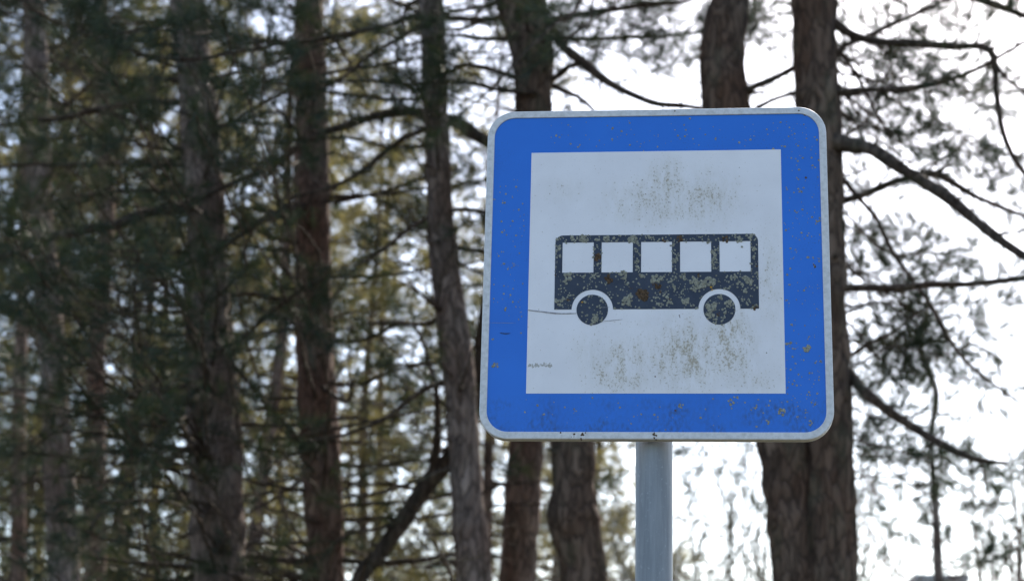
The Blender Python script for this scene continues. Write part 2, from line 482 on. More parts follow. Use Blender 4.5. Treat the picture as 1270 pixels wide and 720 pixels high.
        buf.add(v, [np.stack([j, i, i + n, j + n], 1), np.stack([j + n, i + n, np.full(n, 2 * n)], 1)])
    pale, brown, yel = Buf(), Buf(), Buf()
    def patch(buf, u, v, rpx, y, dens=1.0):
        x, z = onsign(u, v); R_ = rpx * 0.00117
        k = max(1, int(dens * (rpx / 1.3) ** 1.7))
        for _ in range(k):
            a = rng.random() * 6.283; d = R_ * math.sqrt(rng.random()) * 0.85
            crust(buf, x + d * math.cos(a), z + d * math.sin(a), R_ * (0.22 + 0.3 * rng.random()) if k > 1 else R_, y)
    def inbus(u, v):
        x, z = onsign(u, v) / SIDE
        if any((x - c) ** 2 + (z - wz) ** 2 < rw ** 2 for c in (w1, w2)): return True
        if any((x - c) ** 2 + (z - wz) ** 2 < ra ** 2 for c in (w1, w2)): return False
        if not (L < x < R and Bt < z < T): return False
        if wb < z < wt and any(a < x < b_ for a, b_ in wx): return False
        return True
    yl = -0.0008
    for (u, v, r) in [(708, 296, 4.5), (724, 297, 6.5), (741, 296, 4), (752, 297, 5), (763, 297, 3.5), (784, 296, 6), (790, 302, 4), (806, 294, 3.5), (812, 296, 2.5), (852, 299, 2.5), (879, 299, 3.5), (910, 293, 3),
                      (917, 296, 5), (930, 294, 4.5), (920, 306, 1.5), (692.5, 308, 4.5), (692, 318, 3.5), (738, 308, 3), (739, 328, 3), (789, 310, 3.5), (790, 325, 3.5), (790, 333, 4), (838, 322, 4.5), (837, 332, 3), (834, 305, 3),
                      (887, 313, 5), (886, 324, 4.5), (886, 331, 3.5), (935, 308, 4), (935, 320, 3.5), (933, 327, 3), (939, 339, 3.5), (704, 343, 6), (702, 350, 4), (724, 343, 3.5), (739, 342, 4.5), (772, 341, 6), (776, 350, 4),
                      (752, 351, 3), (757, 364, 2.5), (797, 342, 4.5), (814, 347, 7), (830, 347, 4), (847, 343, 4.5), (860, 347, 5.5), (868, 352, 7), (860, 358, 5), (880, 349, 6.5), (893, 350, 3), (776, 374, 6), (782, 370, 5),
                      (824, 369, 4.5), (836, 358, 4), (846, 360, 3), (831, 374, 4.5), (849, 372, 5.5), (857, 377, 3), (818, 378, 3.5), (909, 344, 4.5), (923, 344, 4), (930, 350, 5), (917, 353, 4), (925, 360, 4), (937, 356, 3),
                      (921, 371, 3), (928, 376, 3.5), (936, 379, 4), (692, 374, 5), (698, 371, 4), (696, 380, 3), (727, 375, 2), (741, 379, 3), (739, 393, 5), (735, 400, 4.5), (744, 388, 3), (732, 368, 3), (883, 380, 7), (881, 390, 5.5),
                      (893, 370, 4), (903, 377, 5), (898, 385, 4), (887, 398, 3.5), (895, 396, 3), (772, 382, 2.5), (764, 382, 2), (864, 381, 3), (812, 383, 1.8), (747, 372, 2)]:
        patch(pale, u, v, r * 1.02, yl, 0.9)
    k = 0
    while k < 700:
        u, v = rng.uniform(686, 943), rng.uniform(289, 405)
        if not inbus(u, v) or (v > 338 and 0.9 * vnoise(np.array([[u / 14, v / 14, 3.3]]))[0] < rng.uniform(-.9, .6)): continue
        patch(pale, u, v, rng.uniform(0.5, 1.5), yl); k += 1
    for (u, v, r) in [(824, 298, 3.5), (842, 296, 5), (900, 297, 4.5), (741.5, 320, 5.5), (739, 316, 4), (755, 346, 6), (797, 366, 8), (793, 362, 5), (815, 356, 5), (811, 352, 3.5), (819, 361, 3), (705, 371, 3.5), (936, 381, 4.5),
                      (892, 389, 3.5), (783, 358, 2.5), (938, 330, 3), (867, 342, 3), (690, 341, 2.5), (832, 306, 2.5), (773, 376, 3), (832, 372, 3)]:
        patch(brown, u, v, r * .95, yl - 0.0002, 1.0)
    for (u, v, r) in [(722, 374, 1.4), (882.5, 357, 1.8), (883, 360, 1.0), (879.5, 352, .9)]:
        patch(yel, u, v, r, yl - 0.0004)
    # border spots
    for (u, v, r) in [(691, 167.5, 2), (717, 181, 2.8), (707, 178, 1.5), (760, 160, 1.8), (760, 173, 1.5), (816, 168, 2), (799, 187, 2.2), (780, 152, 1.4), (855, 148, 1.6), (841, 168, 1.5), (924, 134 + 40, 2), (931, 173, 1.6),
                      (971, 182, 3.2), (958, 184, 1.8), (988, 179, 2), (1008, 206, 1.6), (989, 221, 2.5), (988, 262, 2.6), (1014, 274, 3.2), (1013, 277, 2.2), (974, 277, 2), (1009, 321, 2.5), (1010, 330, 2.6), (1002, 318, 1.8), (987, 312, 2),
                      (624.5, 250.5, 3), (628, 241, 1.5), (640, 232, 1.5), (626, 286, 2), (623, 312, 2.4), (638, 305, 2), (636, 331, 2.6), (641, 329, 2), (626, 340 - 12, 1.8), (626, 384, 2.6), (639, 380, 2.3), (646, 388, 2), (610, 420, 2.6),
                      (646, 413, 1.2), (614.5, 453, 4.2), (713, 507.5, 3), (770, 505, 1.6), (735, 492, 1.4), (844, 503, 3), (816, 521, 2), (794, 513, 1.4), (811, 514, 1.4), (825, 533, 2), (845, 503, 3), (907, 498, 4), (912, 494, 3.5), (936, 504, 3.5),
                      (946, 512, 2.5), (970, 510.5, 4.5), (951, 524, 4), (938, 528, 1.6), (1005, 524, 3.5), (999, 510.5, 2.8), (1010, 498, 2), (979, 425, 4), (985, 432, 2.8), (979, 430, 2), (1001.5, 432.5, 5.5), (1019, 448, 3.2), (991, 464.5, 2.5),
                      (987, 450, 2), (1015, 467, 2), (868, 518, 1.8), (816, 517, 1.2)]:
        patch(pale, u, v, r, 0.0)
    for _ in range(380):
        s = rng.random()
        if s < 0.5: u, v = rng.uniform(975, 1017), rng.uniform(150, 520)
        elif s < 0.72: u, v = rng.uniform(680, 1010), rng.uniform(149, 183)
        elif s < 0.88: u, v = rng.uniform(612, 652), rng.uniform(220, 400)
        else: u, v = rng.uniform(640, 1010), rng.uniform(492, 530)
        patch(pale, u, v, 0.55 + 1.1 * rng.random() ** 2, 0.0)
    for (u, v, r) in [(1000, 221, 1.6), (1010, 330, 2.6), (1011, 331, 2), (837, 507.5, 1.3), (998, 143, 1.6), (765, 143, 1.2)]:
        patch(brown, u, v, r, 0.0)
    for (u, v, r) in [(880, 213, 1.2), (917, 208, 1), (951, 438, 1.3), (829, 251, 1.3), (800, 241, 1.2), (784.5, 226, 1), (797, 223, 1), (812, 467, 1.6), (843, 391, 1.4), (843, 393, 1.2), (793, 257, 1), (802, 264, 1)]:
        patch(brown, u, v, r * .6, -0.0004)
    # dark crusts on the lower rim
    for (u, v, r) in [(723, 539, 3), (725, 536, 2.4), (721, 543, 2.6), (710, 541, 2.2), (712, 539, 1.6), (812, 540, 3), (814, 543, 3), (811, 537, 2), (696, 536, 1.3), (836, 138, 1.2), (991, 137, 1.2)]:
        patch(brown, u, v, r, -0.0017)
    smb = Buf()
    for (u, v, q) in sm_spots:
        x, z = onsign(u, v); crust(smb, x, z, q * 0.00117, -0.0004)
    child(smb, 'scuff_mark', m_sm, plate, O)
    child(pale, 'lichen', m_lich, plate, O, kind='stuff')
    child(brown, 'lichen', m_lichb, plate, O, kind='stuff')['label'] = 'dark brown lichen crusts'
    child(yel, 'lichen', m_lichy, plate, O, kind='stuff')['label'] = 'tiny yellow lichen dots'
    # ---- post behind the plate
    yp = 0.047; r = 0.0263
    px = P(811.2, 640, yp)[0]
    pb = Buf(); zz = np.linspace(-0.2, ZS + 0.19, 30)
    tube(pb, np.column_stack([np.full(30, px), np.full(30, yp), zz]), np.full(30, r), 40)
    pb.build('post', m_post, root)
    cp = Buf(); tube(cp, [(px, yp, ZS + 0.185), (px, yp, ZS + 0.200), (px, yp, ZS + 0.204)], [r + 0.002, r + 0.002, r - 0.006], 32)
    cp.build('post_cap', m_black, root)
    for dz in (-0.15, 0.15):
        c = Buf()
        th = np.linspace(-0.1, math.pi + 0.1, 16)
        for (z0, z1) in ((dz - 0.015, dz + 0.015),):
            a = np.column_stack([px + (r + 0.001) * np.cos(th), yp + (r + 0.001) * np.sin(th)]); b2 = np.column_stack([px + (r + 0.004) * np.cos(th), yp + (r + 0.004) * np.sin(th)])
            v = np.vstack([np.column_stack([q, np.full(16, ZS + z)]) for q, z in ((a, z0), (b2, z0), (b2, z1), (a, z1))])
            i = np.arange(15); f = [np.stack([i + k * 16, i + 1 + k * 16, i + 1 + ((k + 1) % 4) * 16, i + ((k + 1) % 4) * 16], 1) for k in range(4)]
            c.add(v, f)
            for s in (-1, 1):
                x0 = px + s * (r + 0.012); v = np.array([(x0 + a_ * 0.012, yp - 0.034 + b_, ZS + dz + c_ * 0.015) for a_ in (-1, 1) for b_ in (0, 0.031) for c_ in (-1, 1)])
                c.add(v, [np.array([(0, 1, 3, 2), (4, 6, 7, 5), (0, 4, 5, 1), (2, 3, 7, 6), (0, 2, 6, 4), (1, 5, 7, 3)])])
        cl = c.build('clamp', m_clamp, root)
        for s in (-1, 1):
            bb = Buf(); x0 = px + s * (r + 0.014); tube(bb, [(x0, yp - 0.004, ZS + dz), (x0, yp + 0.006, ZS + dz)], [0.006, 0.006], 6)
            o = bpy.data.objects.new('bolt', bb.mesh('bolt', m_clamp, False, np.array([0, 0.05, 0]))); C.objects.link(o); o.parent = cl
    # loose cobweb threads under the plate
    cb = Buf()
    a = [onsign(833, 547.5), onsign(845, 560), onsign(857, 577), onsign(871, 598)]
    tube(cb, spline([(q[0], 0.004, q[1] + ZS) for q in a], 14), np.full(14, 0.00022), 4)
    a = [onsign(834, 549), onsign(838, 575), onsign(842, 592)]
    tube(cb, spline([(q[0], 0.006, q[1] + ZS) for q in a], 10), np.full(10, 0.00015), 4)
    cb.build('cobweb_thread', m_scr, root)
build_sign()

# ------------------------------------------------------------------ needles
def shoot_template(n, axis_len, nl, w, seed, spread=(22, 70)):
    r = np.random.default_rng(seed)
    z = axis_len * r.random(n) ** 0.8
    az = r.random(n) * 2 * np.pi
    an = np.radians(spread[1] - (spread[1] - spread[0]) * (z / axis_len) + r.normal(0, 9, n))
    d = np.column_stack([np.sin(an) * np.cos(az), np.sin(an) * np.sin(az), np.cos(an)])
    L = nl * (0.75 + 0.4 * r.random(n))
    b = np.column_stack([0 * z, 0 * z, z])
    side = np.cross(d, r.normal(size=(n, 3))); side /= np.linalg.norm(side, axis=1)[:, None]
    tip = b + d * L[:, None]; tip[:, :] += np.array([0, 0, 1]) * (L * 0.08)[:, None]
    return np.stack([b + side * w / 2, b - side * w / 2, tip], 1)       # (n, 3, 3)

NEAR_T = [shoot_template(44, 0.11, 0.115, 0.0033, 100 + k) for k in range(6)]
MID_T = [shoot_template(30, 0.12, 0.11, 0.0042, 200 + k) for k in range(6)]
FAR_T = [shoot_template(16, 0.20, 0.17, 0.017, 300 + k) for k in range(6)]
SIDE_T = [shoot_template(46, 0.08, 0.085, 0.0032, 500 + k, (20, 70)) for k in range(6)]
YOUNG_T = [shoot_template(46, 0.10, 0.10, 0.0065, 600 + k, (20, 75)) for k in range(6)]
WISP_T = [shoot_template(24, 0.07, 0.075, 0.0016, 400 + k, (15, 55)) for k in range(6)]

def foliage_mesh(buf, shoots, temps):
    if not shoots: return
    pos = np.array([s[0] for s in shoots]); d = np.array([s[1] for s in shoots]); sc = np.array([s[2] for s in shoots])
    d = d / (np.linalg.norm(d, axis=1)[:, None] + 1e-9)
    a = np.cross(d, rng.normal(size=d.shape)); a /= np.linalg.norm(a, axis=1)[:, None] + 1e-9
    b = np.cross(d, a)
    R = np.stack([a, b, d], 2) * sc[:, None, None]
    which = rng.integers(0, len(temps), len(shoots))
    for k, t in enumerate(temps):
        s = np.where(which == k)[0]
        if not len(s): continue
        v = np.einsum('sij,nkj->snki', R[s], t) + pos[s][:, None, None, :]
        # droop a little
        m = v.reshape(-1, 3)
        buf.add(m, [np.arange(len(m)).reshape(-1, 3)])

# ------------------------------------------------------------------ trees
class Tree:
    def __init__(self, name, label, Y, path, height, mat_, group, bark_amp=0.055, twigmat=None, dirn=None):
        """path: (row, column, width in pixels) down the visible part of the trunk on plane y = Y"""
        self.Y = Y; self.mat = mat_; self.twigmat = twigmat or M_TWIG
        pts = []
        for (v, u, w) in path:
            p = P(u, v, Y); pts.append([p[0], Y, p[2], w * depth(p) / FPX / 2])
        pts.sort(key=lambda q: q[2]); pts = np.array(pts)
        lo, hi = pts[0], pts[-1]
        sl0 = (pts[1][0] - lo[0]) / (pts[1][2] - lo[2])
        sl0 = max(-0.6, min(0.6, sl0))
        z = lo[2]
        ground = [[lo[0] - sl0 * (z + 0.3) * 0.6, Y + 0.05, -0.25, lo[3] * 1.45], [lo[0] - sl0 * z * 0.52, Y + 0.04, 0.25, lo[3] * 1.22], [lo[0] - sl0 * z * 0.35, Y, z * 0.5, lo[3] * 1.08]]
        sl1 = (hi[0] - pts[-2][0]) / (hi[2] - pts[-2][2]) * 0.6
        top = []
        n = 4; hh = height - hi[2]
        for k in range(1, n + 1):
            f = k / n; top.append([hi[0] + sl1 * hh * f * 0.7 + random.uniform(-.06, .06), Y + random.uniform(-.1, .1) * f, hi[2] + hh * f, hi[3] * (1 - f) ** 0.8 + 0.012])
        self.ctrl = np.array(ground + pts.tolist() + top)
        self.base = np.array([self.ctrl[0][0], Y, 0.0])
        self.root = empty(name, tuple(self.base), label, 'tree', group)
        self.shoots = []; self.height = height
        n = int(height / 0.035)
        sp = spline(self.ctrl, n); self.sp = sp
        k = 40
        th = np.linspace(0, 2 * np.pi, k, endpoint=False)
        rad = np.repeat(sp[:, 3][:, None], k, 1)
        r0 = sp[:, 3].mean()
        X = np.stack([np.cos(th)[None, :] * rad * 22 + 11, np.sin(th)[None, :] * rad * 22 + self.base[0], np.repeat(sp[:, 2][:, None], k, 1) * 5], -1).reshape(-1, 3)
        nz = vnoise(X).reshape(n, k)
        X2 = X * np.array([2.6, 2.6, 3.2]); nz2 = vnoise(X2).reshape(n, k)
        X3 = X * 0.22; nz3 = vnoise(X3).reshape(n, k)
        ridge = (1 - np.abs(nz) * 2)
        rad = rad * (1 + 0.08 * nz3) + np.minimum(0.014, rad * 0.14) * (-np.clip(ridge, 0, 1) * 0.9 + 0.5 * nz2) * (bark_amp / 0.055)
        # slight swelling at the old branch whorls
        ph = (sp[:, 2] / 0.46 + self.base[0] * 3.7) % 1.0
        rad = rad * (1 + 0.07 * np.exp(-((ph - 0.5) / 0.06) ** 2))[:, None]
        b = Buf(); tube(b, sp[:, :3], rad, k)
        b.build('trunk', mat_, self.root)
        for k in range(9):
            i = int(n * random.uniform(.22, .72)); a = random.random() * 6.28; l2 = sp[i, 3] + random.uniform(.015, .07)
            q = Buf(); d = np.array([math.cos(a), math.sin(a), random.uniform(-.1, .5)])
            tube(q, [sp[i, :3] + d * sp[i, 3] * .6, sp[i, :3] + d * (sp[i, 3] + .01), sp[i, :3] + d * l2], [.014, .009, .006], 6)
            q.build('branch_stub', self.twigmat, self.root)
    def at(self, z):
        k = int(np.argmin(np.abs(self.sp[:, 2] - z))); return self.sp[k, :3].copy(), self.sp[k, 3]
    def put(self, buf):
        buf.build('branch', self.twigmat, self.root)
    def twig(self, buf, p, d, L, r, shoots, bare, fork=True, sc=1.0):
        """a side twig with shoots at its end and sides"""
        n = 6
        q = [np.array(p)]; dd = d / np.linalg.norm(d)
        for k in range(n - 1):
            dd = dd + rng.normal(0, 0.16, 3) + np.array([0, 0, 0.05]); dd /= np.linalg.norm(dd)
            q.append(q[-1] + dd * L / (n - 1))
        tube(buf, q, np.linspace(r, max(0.0012, r * 0.4), n), 4, False)
        if not bare:
            self.shoots.append((q[-1] - dd * 0.02, dd, sc * random.uniform(.8, 1.15)))
            for k in range(shoots - 1):
                j = random.uniform(0.35, 1) * (n - 1); a = int(j); f = j - a
                pp = q[a] * (1 - f) + q[min(a + 1, n - 1)] * f
                s = rng.normal(size=3); s -= dd * s.dot(dd); s /= np.linalg.norm(s)
                e = dd * 0.8 + s * 0.9 + np.array([0, 0, 0.15]); e /= np.linalg.norm(e)
                l2 = random.uniform(0.04, 0.14) * sc
                tube(buf, [pp, pp + e * l2], [r * 0.5, 0.0012], 4, False)
                self.shoots.append((pp + e * l2 * 0.7, e, sc * random.uniform(.65, 1.05)))
        if fork and L > 0.18:
            for k in range(2 if bare else 1):
                j = random.randint(1, n - 3)
                s = rng.normal(size=3); s /= np.linalg.norm(s)
                self.twig(buf, q[j], (q[j + 1] - q[j]) / np.linalg.norm(q[j + 1] - q[j]) + s * 0.75, L * random.uniform(.4, .65), r * 0.6, max(1, shoots - 1), bare, L > 0.35, sc)
    def branch(self, pts, rad, ntw=8, tl=(0.15, 0.45), shoots=3, bare=0.3, t0=0.25, sc=1.0, seg=7, wob=0.012, tw_r=0.35):
        """main limb through world points with twigs along it"""
        p4 = np.column_stack([np.array(pts), rad]); L = np.linalg.norm(np.diff(p4[:, :3], axis=0), axis=1).sum()
        n = max(8, int(L / 0.05)); s = spline(p4, n)
        w = vnoise(np.column_stack([np.arange(n) * 0.31 + rng.random() * 50, np.full(n, rng.random() * 50), np.zeros(n)]))
        w2 = vnoise(np.column_stack([np.arange(n) * 0.27 + rng.random() * 50, np.full(n, rng.random() * 50), np.ones(n)]))
        e = np.minimum(1, np.arange(n) / 4)
        s[:, 2] += w * wob * e; s[:, 0] += w2 * wob * 0.6 * e
        r = np.clip(s[:, 3], 0.0015, None) * (1 + 0.10 * w2 + 0.08 * rng.normal(size=n))
        b = Buf(); tube(b, s[:, :3], r, seg)
        tg = np.gradient(s[:, :3], axis=0); tg /= np.linalg.norm(tg, axis=1)[:, None]
        for k in range(int(L * 5)):
            i = random.randint(1, n - 3); q = rng.normal(size=3); q -= tg[i] * q.dot(tg[i]); q /= np.linalg.norm(q)
            l2 = r[i] + random.uniform(.006, .03)
            tube(b, [s[i, :3], s[i, :3] + (q + tg[i] * .4) * l2], [r[i] * .45, r[i] * .18], 4, False)
        for k in range(ntw):
            f = t0 + (1 - t0) * ((k + random.random()) / ntw); i = min(n - 2, int(f * (n - 1)))
            q = rng.normal(size=3); q -= tg[i] * q.dot(tg[i]); q /= np.linalg.norm(q)
            d = tg[i] * random.uniform(.4, 1) + q * 0.9 + np.array([0, 0, 0.12])
            self.twig(b, s[i, :3], d, random.uniform(*tl) * (1.15 - 0.5 * f), max(0.0016, min(0.006, r[i] * tw_r)), shoots, random.random() < bare, True, sc)
        if bare < 1:
            self.shoots.append((s[-1, :3], tg[-1], sc)); self.shoots.append((s[-3, :3], tg[-1] + rng.normal(0, .4, 3), sc))
        self.put(b); return s
    def pxbranch(self, pts, **kw):
        """pts: (u, v, Y, width in pixels)"""
        w = [P(u, v, Y) for u, v, Y, _ in pts]; r = [q[3] * depth(p) / FPX / 2 for p, q in zip(w, pts)]
        return self.branch(w, r, **kw)
    def to(self, end, r0=0.012, **kw):
        """a limb from the trunk to the world point end"""
        end = np.array(end, float); h = np.hypot(end[0] - self.base[0], end[1] - self.Y)
        z = end[2] - h * random.uniform(-0.25, 0.35); z = max(0.8, min(self.height - 0.5, z))
        c, rr = self.at(z)
        mid = (c + end) / 2 + np.array([random.uniform(-.08, .08) * h, random.uniform(-.08, .08) * h, -0.10 * h * random.uniform(-1, 1.2)])
        return self.branch([c, c * 0.55 + mid * 0.5 - end * 0.05 + 0, mid, end], [min(rr * 0.6, r0 * 1.2), r0, r0 * 0.7, 0.003], **kw)
    def crown(self, z0, n, lmax, ntw=8, sc=1.3, **kw):
        """limbs all round above z0 (mostly above the picture)"""
        for k in range(n):
            z = z0 + (self.height - 0.4 - z0) * (k + 0.5) / n; a = k * 2.4 + random.random()
            L = lmax * (1 - 0.75 * (z - z0) / (self.height - z0)) * random.uniform(.7, 1.1)
            c, rr = self.at(z)
            e = c + np.array([math.cos(a) * L, math.sin(a) * L, L * 0.12 + 0.1])
            self.branch([c, (c + e) / 2 - np.array([0, 0, 0.05 * L]), e], [min(rr * .6, .02), .011, .003], ntw=ntw, sc=sc, tl=(.25, .6), bare=0.05, **kw)
    def finish(self, temps=NEAR_T, m=None):
        b = Buf(); foliage_mesh(b, self.shoots, temps)
        if b.n: b.build('foliage', m or M_NEEDLE, self.root, smooth=False, kind='stuff')
        return b.n

FRONT = 'pine trees standing in a row behind the sign'
total = 0

# --- pine with two stems behind the right edge of the sign
A = Tree('pine_tree', 'dark twin-stemmed pine behind the right edge of the sign, bare limbs reaching right', 5.0,
         [(-40, 1008, 50), (0, 1009, 53), (100, 1013, 55), (170, 1017, 56), (300, 1020, 56), (450, 1024, 58), (550, 1028, 62), (640, 1029, 64), (740, 1031, 66)], 9.5, M_BARK, FRONT, 0.06)
B2 = Tree('pine_tree', 'tmp', 5.02,
          [(-40, 906, 44), (0, 904, 47), (60, 897, 54), (130, 901, 60), (300, 925, 62), (450, 950, 64), (550, 971, 66), (640, 981, 64), (740, 992, 64)], 9.0, M_BARK, FRONT, 0.06)
# the left stem belongs to the same tree
for ch in list(B2.root.children):
    off = B2.root.location - A.root.location
    ch.parent = A.root; ch.location = off; ch.name = 'trunk'
bpy.data.objects.remove(B2.root); B2.root = None
Y = 5.0
tw = dict(ntw=9, tl=(.08, .28), shoots=3, bare=.45, tw_r=.42)
A.pxbranch([(1020, 20, Y, 15.2), (1060, 42, Y, 11.6), (1100, 52, Y - .1, 10.4), (1180, 57, Y - .2, 9.1), (1228, 64, Y - .3, 9.1), (1236, 120, Y - .3, 7.9), (1248, 175, Y - .3, 7.3), (1285, 240, Y - .3, 5.5)], **tw)
A.pxbranch([(1020, 115, Y, 9.1), (1100, 110, Y - .1, 7.9), (1160, 105, Y - .2, 7.9), (1210, 85, Y - .3, 6.1), (1262, 58, Y - .35, 4.3), (1300, 30, Y - .4, 3.0)], **tw)
A.pxbranch([(1020, 172, Y, 22.6), (1055, 180, Y - .1, 20.1), (1085, 188, Y - .2, 18.9), (1130, 215, Y - .3, 16.5), (1180, 250, Y - .45, 15.2), (1230, 290, Y - .6, 12.8), (1310, 345, Y - .8, 9.1)], ntw=5, tl=(.1, .3), shoots=2, bare=.6)
A.pxbranch([(1020, 255, Y + .1, 10.4), (1050, 247, Y, 9.1), (1085, 235, Y, 9.1), (1125, 222, Y - .1, 9.1), (1160, 214, Y - .1, 10.4), (1205, 243, Y - .1, 6.7), (1290, 278, Y - .1, 4.3)], **tw)
A.pxbranch([(1160, 214, Y - .1, 6.7), (1178, 205, Y - .1, 3.0)], ntw=0, bare=1)
A.pxbranch([(1030, 200, Y + .2, 6.7), (1050, 226, Y + .2, 6.7), (1085, 268, Y + .2, 6.1), (1105, 310, Y + .2, 5.5), (1137, 352, Y + .2, 4.9), (1160, 385, Y + .3, 5.5), (1183, 425, Y + .3, 5.5), (1215, 462, Y + .3, 4.3), (1275, 505, Y + .3, 3.0)], ntw=9, tl=(.1, .3), shoots=3, bare=.35)
A.pxbranch([(1020, 357, Y, 10.4), (1060, 357, Y, 9.1), (1100, 355, Y - .1, 9.1), (1140, 353, Y - .1, 9.1), (1210, 352, Y - .2, 7.9), (1300, 335, Y - .2, 5.5)], ntw=4, tl=(.06, .2), shoots=2, bare=.7)
A.pxbranch([(1020, 430, Y, 17.7), (1055, 468, Y, 15.2), (1080, 495, Y - .1, 12.8), (1130, 530, Y - .1, 11.6), (1190, 560, Y - .2, 9.1), (1250, 575, Y - .3, 5.5)], ntw=4, tl=(.1, .25), shoots=2, bare=.6)
A.pxbranch([(1030, 460, Y + .3, 5.5), (1052, 441, Y + .3, 5.5), (1080, 422, Y + .3, 4.3), (1112, 408, Y + .3, 4.3), (1125, 398, Y + .3, 2.6), (1185, 368, Y + .3, 1.8)], ntw=3, tl=(.1, .25), shoots=2, bare=.3)
A.pxbranch([(1025, 75, Y + .2, 7.9), (1050, 55, Y + .2, 6.7), (1095, 36, Y + .3, 6.7), (1140, 15, Y + .3, 5.5), (1190, -12, Y + .3, 4.3)], **tw)
A.pxbranch([(1025, 60, Y + .2, 6.7), (1046, 70, Y + .2, 5.5), (1070, 110, Y + .2, 4.3), (1100, 160, Y + .2, 3.6), (1120, 178, Y + .2, 2.4)], ntw=5, tl=(.06, .2), shoots=1, bare=.6)
A.pxbranch([(1045, 170, Y + .4, 4.3), (1075, 150, Y + .4, 3.6), (1090, 120, Y + .4, 3.0), (1105, 80, Y + .4, 2.4)], ntw=4, tl=(.06, .2), shoots=1, bare=.6)
A.pxbranch([(1010, -60, Y, 14.0), (1110, -30, Y - .2, 11.6), (1200, -3, Y - .3, 10.4), (1262, 18, Y - .4, 7.9), (1330, 40, Y - .5, 6.7)], **tw)
A.pxbranch([(1228, 64, Y - .3, 5.5), (1245, 92, Y - .35, 4.3), (1282, 128, Y - .4, 2.4)], ntw=2, tl=(.1, .2), shoots=2, bare=.5)
A.pxbranch([(915, 116, Y, 11.6), (935, 108, Y, 9.1), (960, 97, Y + .1, 7.9), (1000, 75, Y + .2, 6.7)], ntw=1, bare=1, tl=(.08, .15))
A.pxbranch([(915, 150, Y, 7.9), (940, 133, Y, 6.7), (965, 124, Y + .1, 5.5), (1000, 112, Y + .2, 5.5)], ntw=2, bare=.7, tl=(.06, .15), shoots=1)
A.pxbranch([(880, 58, Y, 5.5), (866, 60, Y, 3.0)], ntw=0, bare=1)
for (u, v, yy, k) in [(1160, 25, 5.4, 5), (1150, 92, 5.6, 3), (1085, 160, 5.6, 4), (1145, 190, 5.7, 5), (1195, 188, 5.8, 6), (1225, 200, 5.8, 6), (1248, 135, 6.0, 5), (1065, 308, 5.6, 5), (1092, 160, 5.4, 3), (1130, 322, 5.6, 5), (1180, 326, 5.7, 2), (1240, 235, 6, 4), (1270, 200, 6, 5),
                      (1120, 430, 5.7, 12), (1150, 415, 5.8, 9), (1100, 450, 5.6, 8), (1165, 440, 5.7, 9), (1072, 530, 5.5, 6), (1068, 490, 5.5, 5), (1220, 470, 6.2, 4), (1262, 375, 6.3, 2)]:
    e = P(u, v, yy)
    A.to(e, r0=0.006, ntw=k, tl=(.08, .24), shoots=5, bare=.1, t0=0.8, sc=.85, seg=5)
for k in range(38):
    A.to(P(random.uniform(1060, 1300), random.uniform(-40, 640), random.uniform(5.6, 8.0)), r0=.005, ntw=9, tl=(.12, .45), shoots=3, bare=.45, t0=.3, sc=.85, seg=5, tw_r=.45)
B2.root = A.root
for k in range(16):
    B2.to(P(random.uniform(700, 980), random.uniform(-30, 120), random.uniform(5.6, 8.0)), r0=.005, ntw=7, tl=(.12, .35), shoots=3, bare=.4, t0=.4, sc=.85, seg=5)
for k in range(5):
    B2.to(P(random.uniform(840, 960), random.uniform(560, 740), random.uniform(6.5, 9)), r0=.005, ntw=7, tl=(.12, .4), shoots=2, bare=.8, t0=.2, seg=5)
A.crown(6.3, 16, 2.4)
total += A.finish(SIDE_T)
B2.crown(6.6, 10, 1.8); total += B2.finish()

# --- pine behind the left third of the sign, its big limb arching left
T7 = Tree('pine_tree', 'dark scaly pine passing behind the left third of the sign, knotty bulge below it', 5.6,
          [(-40, 640, 62), (60, 659, 54), (135, 664, 46), (300, 683, 50), (450, 699, 54), (550, 709, 56), (605, 711, 60), (645, 711, 70), (685, 720, 60), (760, 728, 64)], 9.0, M_BARK, FRONT, 0.07)
Y = 5.6
T7.pxbranch([(672, 20, Y, 14), (697, 55, Y - .1, 13), (722, 76, Y - .1, 12), (745, 98, Y - .2, 11), (775, 115, Y - .2, 9), (810, 128, Y - .3, 8), (870, 137, Y - .4, 6), (930, 150, Y - .5, 4)], ntw=7, tl=(.08, .25), shoots=2, bare=.5)
T7.pxbranch([(672, 105, Y, 9), (690, 94, Y, 8), (703, 82, Y, 8), (722, 77, Y, 8)], ntw=1, tl=(.05, .1), bare=1)
T7.pxbranch([(675, 100, Y + .1, 7), (700, 114, Y + .1, 7), (720, 122, Y + .1, 6), (736, 135, Y + .1, 5), (760, 160, Y + .1, 4)], ntw=3, tl=(.06, .2), shoots=1, bare=.6)
T7.pxbranch([(660, 28, Y + .2, 7), (710, 20, Y + .2, 7), (760, 12, Y + .2, 7), (830, 4, Y + .2, 5), (900, -8, Y + .2, 3)], ntw=8, tl=(.1, .35), shoots=3, bare=.35)
T7.pxbranch([(675, 190, Y + .2, 22), (640, 185, Y + .5, 20), (603, 173, Y + .6, 18), (562, 152, Y + .7, 15), (510, 138, Y + .7, 12), (440, 151, Y + .6, 11), (390, 172, Y + .5, 10), (330, 210, Y + .4, 9), (265, 238, Y + .3, 7), (190, 262, Y + .2, 5)], ntw=12, tl=(.15, .4), shoots=3, bare=.45)
T7.pxbranch([(650, 100, Y, 8), (625, 92, Y - .1, 7), (600, 82, Y - .1, 7), (575, 78, Y - .2, 6), (555, 88, Y - .2, 5), (535, 110, Y - .2, 3)], ntw=5, tl=(.1, .25), shoots=2, bare=.4)
T7.pxbranch([(650, 45, Y + .3, 7), (600, 48, Y + .3, 6), (555, 44, Y + .3, 5), (500, 60, Y + .3, 4)], ntw=5, tl=(.1, .3), shoots=2, bare=.4)
